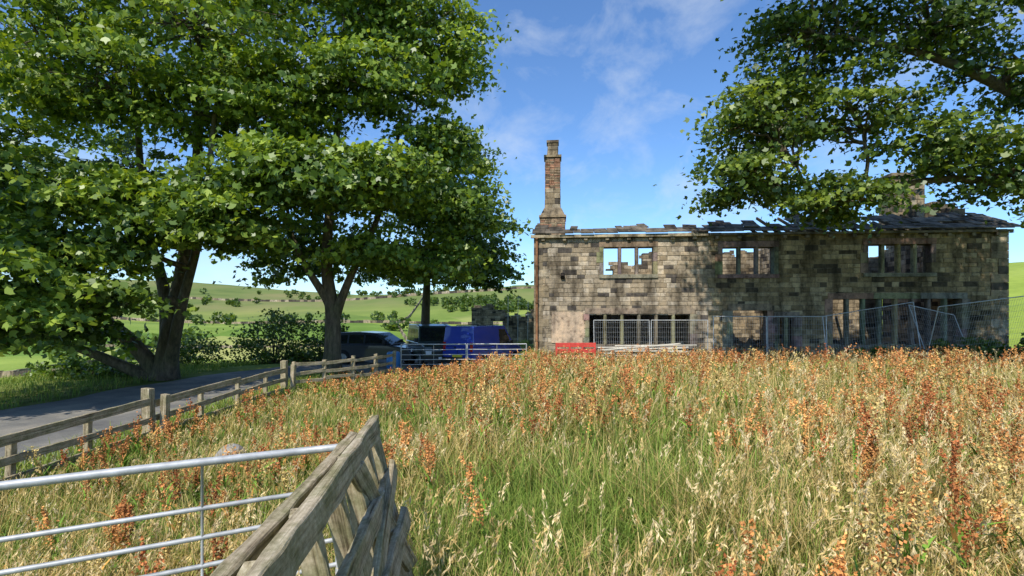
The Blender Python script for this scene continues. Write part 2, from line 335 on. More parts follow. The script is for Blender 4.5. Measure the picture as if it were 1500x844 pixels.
P=np.concatenate(P); V,F,C=leaf_mesh(P,rng.uniform(.9,1.7,len(P)),leaf_cols(len(P),np.concatenate(B),.8),T_q,.5)
np_mesh('distant_trees',V,[F],[M_leaf],C)

# ------------------------------------------------------------------ grass field
Vs=[];Fs=[];Cs=[];nv=0
def push(V,F,C):
    global nv
    Vs.append(V);Fs.append(F+nv);Cs.append(C);nv+=len(V)
def blades(P,h,w,lean,az,cb,ct):
    n=len(P); t=np.array([0,.4,.75,1.])[None,:,None]; ww=np.array([1,.85,.5,.1])[None,:,None]
    D=np.stack([np.cos(az),np.sin(az),0*az],1)[:,None]; sa=az+np.pi/2+rng.uniform(-.7,.7,n); S=np.stack([np.cos(sa),np.sin(sa),0*sa],1)[:,None]
    hh=h[:,None,None]; ll=lean[:,None,None]
    C0=P[:,None]+D*hh*ll*t**2+np.array([0,0,1.])*hh*t*(1-.3*ll*t)
    L=C0-S*ww*w[:,None,None]/2; R=C0+S*ww*w[:,None,None]/2
    V=np.stack([L,R],2).reshape(-1,3); base=(np.arange(n)*8)[:,None,None]; q=np.array([[0,1,3,2],[2,3,5,4],[4,5,7,6]])[None]
    F=(base+q).reshape(-1,4)
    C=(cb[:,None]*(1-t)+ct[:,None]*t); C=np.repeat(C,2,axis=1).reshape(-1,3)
    push(V,F,C); return C0[:,-1],D[:,0]
def quads(P,U,lu,wv,col):
    n=len(P); U=norm(U); W=norm(np.cross(U,rng.normal(size=(n,3))))
    a=U*lu[:,None]; b=W*wv[:,None]
    V=np.stack([P-a,P+b,P+a,P-b],1).reshape(-1,3); F=np.arange(n*4).reshape(n,4); push(V,F,np.repeat(col,4,axis=0))
def scatter(x0,x1,y0,y1,dens):
    n=int((x1-x0)*(y1-y0)*dens); x=rng.uniform(x0,x1,n); y=rng.uniform(y0,y1,n)
    front=22-.0875*(x-.97)-.35
    ok=(x>-7.0)&(y<np.where(x>.8,front,20.4))
    ok&=(np.abs(x)<1.25*y+2.2)&(np.hypot(x,y)>1.35)
    x=x[ok];y=y[ok]; return np.stack([x,y,H(x,y)],1)
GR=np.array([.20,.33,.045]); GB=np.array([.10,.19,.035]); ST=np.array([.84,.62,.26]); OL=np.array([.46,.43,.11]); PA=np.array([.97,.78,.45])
def dryness(x,y):
    d=.56+.36*noise2(x,y,.9,2)+.28*noise2(x,y,2.7,4)
    d-=.5*np.exp(-(((x+.1)/1.2)**2+((y-3.6)/2.2)**2)); d-=.3*np.exp(-((x-2)**2/3+(y-7)**2/8))
    d+=.1*sm(1,3,x); d-=.3*sm(10,13,x)*sm(13,17,y)
    return np.clip(d,0.02,.97)
def hscale(x,y):
    s=.92+.24*noise2(x,y,1.1,6)
    s*=1-.36*sm(-.7,-1.6,x)-.1*sm(-4,-6.5,x); s*=1-.38*sm(11,20,y)
    s*=1-.35*np.exp(-(((x-2.4)/1.4)**2+((y-18.5)/2.2)**2))
    s*=.82+.18*sm(2,5,y)
    return s
zones=[(-6,6,1.3,4.5,1300,.009),(-7,10,4.5,8,500,.012),(-7,18,8,13,200,.018),(-7,24,13,21.8,110,.026)]
for x0,x1,y0,y1,d,w in zones:
    P=scatter(x0,x1,y0,y1,d); n=len(P); dr=dryness(P[:,0],P[:,1]); hs=hscale(P[:,0],P[:,1])
    isd=rng.random(n)<dr*.8
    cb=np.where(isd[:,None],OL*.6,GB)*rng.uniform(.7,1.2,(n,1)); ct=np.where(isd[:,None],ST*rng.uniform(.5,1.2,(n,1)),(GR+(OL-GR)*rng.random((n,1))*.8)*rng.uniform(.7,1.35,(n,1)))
    h=rng.uniform(.26,.72,n)*hs*np.where(isd,1.08,.9)
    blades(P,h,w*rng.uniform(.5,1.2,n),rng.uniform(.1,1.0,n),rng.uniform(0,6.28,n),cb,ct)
    P=scatter(x0,x1,y0,y1,d*.12); dr=dryness(P[:,0],P[:,1]); P=P[rng.random(len(P))<dr*.9+.08]; n=len(P)
    if n:
        h=rng.uniform(.48,1.02,n)*hscale(P[:,0],P[:,1]); az=rng.normal(.4,1.3,n); c=np.where(rng.random((n,1))<.5,PA,ST)*rng.uniform(.65,1.1,(n,1))
        tip,D=blades(P,h,np.full(n,w*.35),rng.uniform(.05,.5,n),az,np.tile(OL,(n,1)),c)
        S=20 if d>900 else (12 if d>400 else 6); ls=1.2 if d>900 else (1.3 if d>400 else 1.9)
        idx=np.repeat(np.arange(n),S); t=rng.uniform(0,1,n*S); hl=rng.uniform(.07,.2,n)[idx]
        stemd=norm(D*.6+np.array([0,0,1.]))[idx]
        Q=tip[idx]-stemd*(hl*t)[:,None]+rng.normal(size=(n*S,3))*(.003+.009*t)[:,None]*ls
        quads(Q,stemd+rng.normal(size=(n*S,3))*.35,rng.uniform(.010,.02,n*S)*ls,rng.uniform(.002,.0045,n*S)*ls,c[idx]*rng.uniform(.7,1.15,(n*S,1)))
np_mesh('meadow_grass',np.concatenate(Vs),[np.concatenate(Fs)],[M_grass],np.concatenate(Cs))
Vs=[];Fs=[];Cs=[];nv=0
def docks(P,S,ls):
    n=len(P); hs=rng.uniform(.46,1.08,n)*(1-.36*sm(11,20,P[:,1]))*(1-.25*sm(-1,-2,P[:,0])); az=rng.uniform(0,6.28,n)
    hs*=1-.35*np.exp(-(((P[:,0]-2.4)/1.4)**2+((P[:,1]-18.5)/2.2)**2))
    tone=rng.beta(1.1,1.1,(n,1)); c=np.array([.40,.12,.045])*(1-tone)+np.array([.80,.40,.13])*tone; c*=rng.uniform(.7,1.2,(n,1))
    gr=rng.random((n,1))<.16; c=np.where(gr,np.array([.62,.46,.17]),c)
    ln=rng.uniform(0,.25,n)
    blades(P,hs,np.full(n,.007*ls),ln,az,np.tile([.3,.25,.08],(n,1)),c*.8)
    D=np.stack([np.cos(az),np.sin(az),0*az],1)
    nb=8; b_az=rng.uniform(0,6.28,(n,nb)); b_t=np.sort(rng.uniform(.35,.8,(n,nb)),1); b_l=(1.02-b_t)*rng.uniform(.4,.85,(n,nb))
    b_l[:,0]=1-b_t[:,0]; 
    idx=np.repeat(np.arange(n),S); k=rng.integers(0,nb,n*S); k[rng.random(n*S)<.3]=0
    bt=b_t[idx,k]; bl=b_l[idx,k]; ba=b_az[idx,k]; out=np.where(k==0,0,.42)
    t=rng.uniform(0,1,n*S)**.9
    h=hs[idx]; hh=h*(bt+bl*t*.95); lat=h*bl*t*out
    Q=P[idx]+D[idx]*(h*ln[idx]*(hh/h)**2)[:,None]+np.stack([np.cos(ba)*lat,np.sin(ba)*lat,hh],1)+rng.normal(size=(n*S,3))*(.012*ls*(1.15-.8*t))[:,None]
    quads(Q,rng.normal(size=(n*S,3)),rng.uniform(.006,.012,n*S)*ls,rng.uniform(.004,.009,n*S)*ls,c[idx]*rng.uniform(.5,1.4,(n*S,1)))
    m=6; idx=np.repeat(np.arange(n),m); Q=P[idx].copy(); Q[:,2]+=rng.uniform(0,.45,n*m)*hs[idx]
    g=np.where(rng.random((n*m,1))<.75,np.array([.17,.29,.04]),np.array([.55,.3,.08]))*rng.uniform(.7,1.3,(n*m,1))
    blades(Q,rng.uniform(.12,.32,n*m),rng.uniform(.02,.045,n*m),rng.uniform(.4,1.1,n*m),rng.uniform(0,6.28,n*m),g*.8,g)
def dockmask(P,gain=1):
    x,y=P[:,0],P[:,1]; d=.36+1.0*noise2(x,y,.6,9)+.5*noise2(x,y,2.1,11)
    d+=.14*sm(6,11,y)-.35*np.exp(-((x/1.4)**2+((y-3.5)/2)**2))-.35*sm(11,13,x)*sm(14,17,y)+.45*np.exp(-((x-4)**2/5+(y-4.5)**2/5))-.25*sm(-2.5,-4,x)*sm(9,6,y)
    return P[rng.random(len(P))<np.clip(d,0.04,1)*gain]
docks(dockmask(scatter(-6,6,2.0,5,8.0)),320,1.15)
docks(dockmask(scatter(-7,12,5,9,11.0)),140,1.5)
docks(dockmask(scatter(-7,18,9,14,10.5)),54,2.2)
docks(dockmask(scatter(-7,24,14,21,8.5)),30,2.8)
np_mesh('dock_plants',np.concatenate(Vs),[np.concatenate(Fs)],[M_seed],np.concatenate(Cs))
Vs=[];Fs=[];Cs=[];nv=0
n=26000; x=np.concatenate([rng.uniform(-24,-13.3,n//2),rng.uniform(-8.2,-6.9,n//4),rng.uniform(-8,1,n//4)]); y=np.concatenate([rng.uniform(8,34,n//2),rng.uniform(3,21,n//4),rng.uniform(28.5,36,n//4)])
P=np.stack([x,y,H(x,y)],1); n=len(P)
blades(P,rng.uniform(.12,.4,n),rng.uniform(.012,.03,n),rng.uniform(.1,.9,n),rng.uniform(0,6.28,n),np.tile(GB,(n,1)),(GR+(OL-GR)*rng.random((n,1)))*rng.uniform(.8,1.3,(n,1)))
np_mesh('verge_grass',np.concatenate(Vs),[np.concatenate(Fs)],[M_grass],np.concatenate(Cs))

# ------------------------------------------------------------------ stone walls
def stone_col(dark=.12,u=None):
    t=random.random()
    if t<dark: c=(.10,.085,.07)
    elif t<.45: c=(.27,.215,.145)
    elif t<.8: c=(.36,.29,.20)
    else: c=(.45,.375,.275)
    k=random.uniform(.82,1.1)
    if u is not None and u>7.2: k*=.9; c=(c[0]*1.02,c[1]*.97,c[2]*.82)
    elif u is not None: c=(c[0]*1.08,c[1]*1.09,c[2]*1.16)
    return tuple(v*k for v in c)
def block_wall(A,O,U,Nn,u0,u1,z0,top,openings,ch=(.19,.27),bl=(.3,.8),thick=.5,dark=.12,colf=None,inner=False,core=(.14,.12,.09)):
    O=Vector(O);U=Vector(U).normalized();Nn=Vector(Nn).normalized(); Z=Vector((0,0,1))
    colf=colf or (lambda u:stone_col(dark))
    def pt(u,p,z): return O+U*u+Nn*p+Z*z
    ub=sorted(set([u0,u1]+[round(u0+k*.4,4) for k in range(int((u1-u0)/.4)+1)]+[o[0] for o in openings]+[o[1] for o in openings])); ub=[u for u in ub if u0<=u<=u1]
    for a,b in zip(ub[:-1],ub[1:]):
        if b-a<1e-4: continue
        m=(a+b)/2; zt=top(m)-.05; segs=[(z0,zt)]
        for o in openings:
            if o[0]<=m<=o[1]:
                ns=[]
                for s in segs:
                    if o[3]<=s[0] or o[2]>=s[1]: ns.append(s)
                    else:
                        if o[2]>s[0]: ns.append((s[0],o[2]))
                        if o[3]<s[1]: ns.append((o[3],s[1]))
                segs=ns
        for s in segs:
            v=[pt(uu,pp,zz) for zz in s for uu,pp in ((a,0),(b,0),(b,-thick),(a,-thick))]
            A.add(v,[(0,3,2,1),(4,5,6,7),(0,1,5,4),(1,2,6,5),(2,3,7,6),(3,0,4,7)],core)
    sides=[(1,0)]+([(-1,-thick)] if inner else [])
    zmax=max(top(u0+(u1-u0)*k/60) for k in range(61))
    for sg,off in sides:
        z=z0
        while z<zmax:
            h=random.uniform(*ch); iv=[(u0,u1)]
            for o in openings:
                ov=min(z+h,o[3])-max(z,o[2])
                if ov>.3*h:
                    ni=[]
                    for a,b in iv:
                        if o[1]<=a or o[0]>=b: ni.append((a,b))
                        else:
                            if o[0]>a: ni.append((a,o[0]))
                            if o[1]<b: ni.append((o[1],b))
                    iv=ni
            for a,b in iv:
                u=a
                while u<b-.02:
                    l=random.uniform(*bl); 
                    if b-(u+l)<bl[0]*.7: l=b-u
                    e=u+l
                    if z+h*.8<top((u+e)/2)+random.uniform(-.05,.05):
                        g=.007; p=random.uniform(.004,.024); i=.013
                        q=[(u+g,z+g),(e-g,z+g),(e-g,z+h-g),(u+g,z+h-g)]; jj=lambda:random.uniform(-.006,.006)
                        r=[(u+g+i+jj(),z+g+i+jj()),(e-g-i+jj(),z+g+i+jj()),(e-g-i+jj(),z+h-g-i+jj()),(u+g+i+jj(),z+h-g-i+jj())]
                        v=[pt(x,off+sg*.001,y) for x,y in q]+[pt(x,off+sg*(p+random.uniform(-.004,.006)),y) for x,y in r]
                        A.add(v,[(4,5,6,7),(0,1,5,4),(1,2,6,5),(2,3,7,6),(3,0,4,7)],colf(u))
                    u=e
            z+=h
TH=math.radians(-5)
house=empty('stone_house',(.97,22,0),TH)
L=18.8; EZ=5.13; D=7.0
ops=[(2.294,6.54,.45,1.75),(2.897,5.03,3.42,4.58),(7.787,9.917,3.39,4.52),(13.517,15.988,3.41,4.57),(8.2,9.646,-.2,1.89),(10.05,10.726,.4,1.6),(12.144,17.14,.5,2.36)]
A=Acc(); block_wall(A,(0,0,0),(1,0,0),(0,-1,0),0,L,-.9,lambda u:EZ,ops,ch=(.15,.23),bl=(.2,.6),colf=lambda u:stone_col(.10,u),core=(.2,.17,.125))
A.obj('front_wall',[M_stone],house)
def gab(peak): return lambda u: 5.1+(peak-5.1)*(1-abs(u-D/2)/(D/2)) + .08*math.sin(u*9)
A=Acc(); block_wall(A,(0,D,0),(0,-1,0),(-1,0,0),0,D,-1.2,gab(6.3),[],inner=True,dark=.2)
A.obj('left_gable',[M_stone],house)
A=Acc(); block_wall(A,(L,0,0),(0,1,0),(1,0,0),0.51,D,-.9,gab(7.0),[],inner=True,dark=.2)
A.obj('right_gable',[M_stone],house)
def rt(u): return 4.6+.35*math.sin(u*1.3)+.3*math.sin(u*3.1+1)+.12*math.sin(u*11)+(.5 if u>11 else 0)
A=Acc(); block_wall(A,(0,D,0),(1,0,0),(0,-1,0),.51,L-.51,-1,rt,[(3.2,4.1,3.2,4.2),(13,14,3.1,4.2),(9,10,-.5,2)],dark=.1,ch=(.14,.24),bl=(.2,.55))
A.obj('rear_wall',[M_stone],house)
A=Acc()
for uu,pk in ((7.0,5.35),(11.8,5.5)):
    block_wall(A,(uu,.52,0),(0,1,0),(-1,0,0),0,D-1.1,-.9,lambda v,pk=pk:pk+.5*math.sin(v*1.1)*.6-.1*v*(uu<8)+.1*math.sin(v*8),[(2.2,3.2,-.9,1.9)],thick=.4,inner=True,ch=(.14,.24),bl=(.2,.5))
A.obj('cross_walls',[M_stone],house)
A=Acc(); dc=lambda k=1:tuple(v*random.uniform(.75,1.1)*k for v in (.29,.24,.175))
def surround(u0,u1,z0,z1,nm,sill=True,jamb=.14,lint=.24):
    w=(u1-u0); n=max(1,round(w/1.8)); 
    for k in range(n):
        A.box((u0-.16+(w+.32)*k/n+.004,-.045,z1+.002),(u0-.16+(w+.32)*(k+1)/n-.004,.3,z1+lint),dc())
    if sill:
        for k in range(n): A.box((u0-.16+(w+.32)*k/n+.004,-.075,z0-.16),(u0-.16+(w+.32)*(k+1)/n-.004,.3,z0-.002),dc())
    for s,a in ((1,u0),(-1,u1)):
        z=z0
        while z<z1-.01:
            h=min(random.uniform(.3,.55),z1-z); 
            if z1-(z+h)<.15: h=z1-z
            ww=jamb*random.choice([1,1.9]); 
            A.box((min(a-s*ww,a+s*.035),-.04,z+.004),(max(a-s*ww,a+s*.035),.3,z+h-.004),dc()); z+=h
    for k in range(nm):
        u=u0+w*(k+1)/(nm+1); A.add([(u-.07,.02,z0),(u-.035,-.02,z0),(u+.035,-.02,z0),(u+.07,.02,z0),(u+.07,.2,z0),(u-.07,.2,z0),(u-.07,.02,z1),(u-.035,-.02,z1),(u+.035,-.02,z1),(u+.07,.02,z1),(u+.07,.2,z1),(u-.07,.2,z1)],
            [(0,1,7,6),(1,2,8,7),(2,3,9,8),(3,4,10,9),(4,5,11,10),(5,0,6,11)],dc())
surround(*ops[0],5); surround(*ops[1],2); surround(*ops[2],2); surround(*ops[3],3); surround(*ops[4],0,False,.2,.28); surround(*ops[5],1); surround(*ops[6],7)
z=-.9
while z<EZ-.05:
    h=random.uniform(.26,.36); h=min(h,EZ-z); w=random.choice([.35,.62]); A.box((-.03,-.035,z+.005),(w,.2,z+h-.005),stone_col(.1)); w=random.choice([.35,.62]); A.box((L-w,-.035,z+.005),(L+.035,.2,z+h-.005),stone_col(.1)); z+=h
A.box((.73,-.04,.5),(2.1,.1,1.82),(.50,.38,.28))
A.box((1.12,-.06,3.25),(1.28,.05,3.5),(.02,.02,.02)); A.tube([(1.2,-.14,3.3),(1.2,.1,3.5)],.09,10,(.05,.04,.035))
A.obj('window_surrounds_and_quoins',[M_stone],house,bevel=.008)
A=Acc()  # first-floor remains, added to shade the rooms behind the lower windows
for u in np.arange(7.6,18,.8): A.box((u,.5,2.55),(u+.1,5.9+random.uniform(-1.5,.3),2.75),(.12,.09,.06))
A.box((12,.52,2.76),(18,3.8,2.8),(.12,.09,.06)); A.box((7.4,.52,2.76),(11.6,4.8,2.8),(.12,.09,.06))
for u in (1.4,2.9,4.6,6.0): A.box((u,.5,2.5),(u+.14,6.4,2.7),(.12,.09,.06))
A.box((.52,2.2,2.71),(6.9,6.4,2.75),(.12,.09,.06))
A.obj('added_floor_joists',[M_stone],house)
A=Acc(); 
for k in range(240):
    u=random.uniform(.8,18);v=random.uniform(.8,6); s=random.uniform(.12,.35); M=Matrix.Translation((u,v,random.uniform(-.1,.35)))@Matrix.Rotation(random.uniform(0,6),4,(random.random(),random.random(),1)); A.box((-s,-s*.6,-s*.5),(s,s*.6,s*.5),stone_col(.2),M=M)
A.obj('rubble',[M_stone],house)
A=Acc(); pitch=math.radians(24)
def slate(u,v,w,l,lift,rot,t=.04):
    z=EZ+.05+(v+.18)*math.tan(pitch)+lift
    M=Matrix.Translation((u,v,z))@Matrix.Rotation(pitch+random.uniform(-.06,.05),4,'X')@Matrix.Rotation(rot,4,'Z')
    k=random.uniform(.5,1.15); A.box((-w/2,-l/2,0),(w/2,l/2,t),(.17*k,.145*k,.115*k),M=M)
u=-.1
while u<L+.1:
    w=random.uniform(.3,.7); slate(u+w/2,.02+random.uniform(-.04,.05),w-.01,.6,0,random.uniform(-.05,.05)); u+=w
for row in range(1,8):
    u=0
    while u<L:
        w=random.uniform(.25,.65)
        if u<7.5: p=(.5,.12,0,0,0,0,0)[row-1]
        elif u<10: p=(.8,.5,.3,.1,0,0,0)[row-1]
        else: p=(.95,.9,.8,.6,.35,.2,.05)[row-1]
        p*=.75+.5*math.sin(u*1.7+row*.5)
        if random.random()<p: slate(u+w/2,.02+row*.3,w-.01,.62,.015+row*.004+(random.uniform(0,.05) if random.random()<.25 else 0),random.uniform(-.2,.2))
        u+=w
for u in np.arange(9.2,18.2,.45):
    M=Matrix.Translation((u,.1,EZ+.03))@Matrix.Rotation(pitch,4,'X'); A.box((0,0,-.12),(.07,2.0+random.uniform(-.8,.9),-.01),(.12,.09,.06),M=M)
A.obj('roof_slates',[M_stone],house)
A=Acc(); A.box((-.15,-.2,EZ-.14),(7.2,-.04,EZ-.02),(.42,.35,.24)); A.box((7.25,-.17,EZ-.12),(L+.1,-.03,EZ-.03),(.2,.17,.13))
for u in np.arange(.3,18.6,.9): A.box((u,-.15,EZ-.26),(u+.14,0,EZ-.145),(.25,.21,.15))
A.obj('gutter',[M_stone],house)
A=Acc(); A.tube([(.1,-.12,-.8),(.1,-.12,4.85),(.1,-.2,4.98)],.055,10,(.34,.17,.09))
for z in (.6,2.2,3.8): A.tube([(.1,-.12,z),(.1,-.12,z+.08)],.075,10,(.25,.14,.08))
A.obj('drainpipe',[M_stone],house,smooth=False)
def brickcol(u=0):
    k=random.uniform(.8,1.2); t=random.random(); c=(.38,.21,.14) if t<.45 else ((.34,.25,.17) if t<.88 else (.18,.13,.1)); return tuple(v*k for v in c)
def stack(A,cx,cy,hw,hd,z0,z1,colf,ch,bl):
    for O,U,Nn,ln in (((cx-hw,cy-hd,0),(1,0,0),(0,-1,0),2*hw),((cx+hw,cy-hd,0),(0,1,0),(1,0,0),2*hd),((cx-hw,cy+hd,0),(0,-1,0),(-1,0,0),2*hd),((cx+hw,cy+hd,0),(-1,0,0),(0,1,0),2*hw)):
        block_wall(A,O,U,Nn,0,ln,z0,lambda u:z1+.02,[],ch=ch,bl=bl,thick=min(hw,hd)*.9,colf=colf,core=(.2,.16,.12))
A=Acc(); cx,cy=.75,3.6
stack(A,cx,cy,.6,.62,4.9,6.45,lambda u:brickcol() if random.random()<.7 else stone_col(.1),(.08,.11),(.2,.3))
A.box((cx-.66,cy-.68,6.45),(cx+.66,cy+.68,6.56),(.28,.22,.15))
v=[(cx-.6,cy-.6,6.56),(cx+.6,cy-.6,6.56),(cx+.6,cy+.6,6.56),(cx-.6,cy+.6,6.56),(cx-.42,cy-.42,6.95),(cx+.42,cy-.42,6.95),(cx+.42,cy+.42,6.95),(cx-.42,cy+.42,6.95)]
A.add(v,[(4,5,6,7),(0,1,5,4),(1,2,6,5),(2,3,7,6),(3,0,4,7)],(.25,.2,.14))
stack(A,cx,cy,.37,.37,6.9,7.9,lambda u:stone_col(.1),(.22,.3),(.3,.5))
stack(A,cx,cy,.36,.36,7.9,9.45,brickcol,(.075,.085),(.2,.24))
A.box((cx-.43,cy-.43,9.45),(cx+.43,cy+.43,9.56),(.3,.24,.16)); 
stack(A,cx,cy,.25,.25,9.56,10.2,lambda u:stone_col(.3),(.2,.3),(.3,.5)); A.box((cx-.3,cy-.3,10.2),(cx+.3,cy+.3,10.32),(.25,.2,.15)); 
A.obj('left_chimney',[M_stone],house)
A=Acc(); stack(A,17.1,3.6,.7,.5,5.2,8.1,lambda u:stone_col(.25),(.2,.28),(.3,.6)); A.box((16.3,3.0,8.1),(17.9,4.2,8.25),(.22,.18,.13)); A.obj('right_chimney',[M_stone],house)

barn=empty('ruined_stone_outbuilding',(-3.0,38,0)); zb=hz(-1,38)
A=Acc(); block_wall(A,(0,0,0),(1,0,0),(0,-1,0),0,5.4,zb-.4,lambda u:2.0+.4*math.sin(u*1.4)+.15*math.sin(u*6),[(1.6,2.3,.1,1.2)],dark=.1,ch=(.12,.2),bl=(.2,.5),inner=True)
block_wall(A,(0,5,0),(0,-1,0),(-1,0,0),0,4.5,zb-.4,lambda u:2.1+.4*math.sin(u),[],dark=.1,ch=(.12,.2),bl=(.2,.5),inner=True)
A.obj('walls',[M_stone],barn)
A=Acc()
for u in (-.3,.4,1.1): A.tube([(u,36,hz(u,36)),(u+.03,36,3.1-.4*abs(u))],.025,6,(.25,.25,.25))
A.tube([(-.5,36,1.6),(1.3,36,1.7)],.022,6,(.25,.25,.25)); A.obj('scaffold_poles',[M_steel])
def fieldwall(pts,h=1.2):
    A=Acc(); 
    for (x0,y0),(x1,y1) in zip(pts[:-1],pts[1:]):
        n=int(math.hypot(x1-x0,y1-y0)/4)+1
        for k in range(n):
            a=k/n;b=(k+1)/n; xa=x0+(x1-x0)*a;ya=y0+(y1-y0)*a;xb=x0+(x1-x0)*b;yb=y0+(y1-y0)*b
            za=hz(xa,ya);zz=hz(xb,yb); d=Vector((xb-xa,yb-ya,0)).normalized(); n_=Vector((-d.y,d.x,0))*.35; hh=h*random.uniform(.8,1.15)
            v=[(xa-n_.x,ya-n_.y,za-.5),(xb-n_.x,yb-n_.y,zz-.5),(xb+n_.x,yb+n_.y,zz-.5),(xa+n_.x,ya+n_.y,za-.5),(xa-n_.x*.6,ya-n_.y*.6,za+hh),(xb-n_.x*.6,yb-n_.y*.6,zz+hh),(xb+n_.x*.6,yb+n_.y*.6,zz+hh),(xa+n_.x*.6,ya+n_.y*.6,za+hh)]
            A.add(v,[(4,5,6,7),(0,1,5,4),(1,2,6,5),(2,3,7,6),(3,0,4,7)],stone_col(.4))
    A.obj('dry_stone_wall',[M_stone])
fieldwall([(-140,60),(-90,75),(-40,62)]); fieldwall([(-300,190),(-150,170),(-60,200),(20,185)]); fieldwall([(-80,75),(-110,180)]); fieldwall([(-500,330),(-200,300),(0,320)],1.6); fieldwall([(-180,170),(-240,310)],1.5); fieldwall([(-40,200),(-70,310),(-90,520)],1.8); fieldwall([(-700,560),(-200,520),(60,560)],2.2)

# ------------------------------------------------------------------ timber boards
def board(p0,p1,w,h,parent,name,roll=0,jit=.004):
    p0=Vector(p0);p1=Vector(p1); d=p1-p0; Ln=d.length; x=d.normalized(); ref=Vector((0,0,1)) if abs(x.z)<.9 else Vector((0,1,0))
    y=ref.cross(x).normalized(); z=x.cross(y)
    n=max(2,int(Ln/.12)); V=[];F=[]
    bow=random.uniform(-.01,.01)*Ln
    for i in range(n+1):
        t=i/n; o=bow*math.sin(math.pi*t)
        for a,b in ((-1,-1),(1,-1),(1,1),(-1,1)):
            V.append((Ln*t-Ln/2+(random.uniform(-.02,.02) if i in(0,n) else 0),a*w/2+random.uniform(-jit,jit),b*h/2+o+random.uniform(-jit,jit)))
    for i in range(n):
        for k in range(4): F.append((i*4+k,i*4+(k+1)%4,(i+1)*4+(k+1)%4,(i+1)*4+k))
    F.append((3,2,1,0)); F.append((n*4,n*4+1,n*4+2,n*4+3))
    me=bpy.data.meshes.new(name); me.from_pydata(V,[],F); me.materials.append(M_wood)
    o=bpy.data.objects.new(name,me); M=Matrix((x,y,z)).transposed().to_4x4(); M.translation=(p0+p1)/2
    link(o,parent)
    o.matrix_parent_inverse=Matrix.Identity(4); o.matrix_basis=Matrix.Translation(-parent.location)@M@Matrix.Rotation(roll,4,'X')
    b=o.modifiers.new('b','BEVEL'); b.width=.006; b.segments=1; b.limit_method='ANGLE'
    return o
fe=empty('timber_fence',(-7.3,4,-.8))
ysf=[3.2,4.9,6.3,7.45,8.8,10.3,12,13.6,15.2,16.4]
for k,y in enumerate(ysf):
    big=k in (5,9); w=.17 if big else .095; zt=.26 if big else .02
    board((-7.3-.0,y,-1.0),(-7.3+random.uniform(-.03,.03),y,zt),w,w,fe,'post')
    if big: board((-7.08,y+.1,-1.0),(-7.05,y+.12,zt-.14),.12,.14,fe,'post')
for z,th in ((-.03,.15),(-.33,.12),(-.62,.12)):
    for a,b in ((2.5,6.3),(6.32,10.2),(10.35,13.6),(13.62,16.3)):
        board((-7.22,a,z+random.uniform(-.05,.05)),(-7.22,b,z+random.uniform(-.05,.05)),.045,th,fe,'rail')
fe=empty('timber_fence',(-7,16.5,-.8))
pp=[(-7.1,16.6),(-6.4,17.4),(-5.7,18.3),(-5.1,19.2),(-4.75,20.6)]
for x,y in pp: board((x,y,hz(x,y)-.2),(x+random.uniform(-.04,.04),y,.24+random.uniform(-.06,.05)),.12,.12,fe,'post')
for (x0,y0),(x1,y1) in zip(pp[:-1],pp[1:]):
    for z in (.1,-.17,-.44): board((x0+.08,y0-.03,z+random.uniform(-.03,.03)),(x1+.08,y1-.03,z+random.uniform(-.03,.03)),.04,.11,fe,'rail')
fe=empty('broken_timber_fence',(-.75,2.5,0))
board((-.80,3.02,1.10),(-.56,.75,1.07),.05,.11,fe,'top_rail',.15,.006)
board((-.90,2.92,1.03),(-.74,.8,1.0),.05,.10,fe,'inner_rail',-.1,.006)
board((-.70,3.0,.80),(-.50,.85,.76),.04,.10,fe,'middle_rail',.2,.006)
board((-.62,3.0,.58),(-.42,.9,.52),.04,.10,fe,'lower_rail',.25,.006)
board((-.84,2.96,1.09),(-.60,3.02,.05),.10,.085,fe,'end_post',0,.006)
for k,y in enumerate((2.72,2.42,2.1,1.75,1.35)):
    board((-.82+(2.9-y)*.09,y,1.08),(-.60+(2.9-y)*.09,y+.06,.0),.085,.045,fe,'upright',random.uniform(-.3,.3),.005)
board((-.66,2.85,.9),(-.52,1.7,.35),.035,.09,fe,'brace',.2)
board((-.72,2.35,1.05),(-.58,2.95,.3),.035,.09,fe,'brace',.2)
def gate_obj(name,a,b,zb,bars,braces,r=.02):
    A=Acc(); a=Vector(a);b=Vector(b)
    for k,z in enumerate(bars):
        rr=r*1.25 if k==0 else r*.75; n=16; A.tube([(a.x+(b.x-a.x)*t,a.y+(b.y-a.y)*t,z+.004*math.sin(t*7+k)) for t in np.linspace(0,1,n)],rr,12)
    for t in (0,1): p=a+(b-a)*t; A.tube([(p.x,p.y,zb),(p.x,p.y,bars[0])],r*1.2,12)
    for t in braces:
        p=a+(b-a)*t; A.tube([(p.x,p.y-.004,bars[-1]),(p.x,p.y-.004,bars[0])],r*.42,8)
    return A.obj(name,[M_steel],smooth=False)
g=gate_obj('metal_field_gate',(-1.0,2.96,0),(-4.0,1.4,0),-.05,[.98,.742,.595,.45,.31,.17],[.2,.6],.017)
for p in g.data.polygons: p.use_smooth=len(p.vertices)==4
x0,x1=-4.55,.6; zb=hz(-3,20.9)
gate_obj('metal_yard_gate',(x0,21.0,0),(-1.9,21.2,0),zb+.05,[.5,.28,.07,-.13,-.33],[.5],.02)
gate_obj('metal_yard_gate',(-1.85,21.2,0),(x1,21.3,0),zb+.05,[.5,.28,.07,-.13,-.33],[.5],.02)
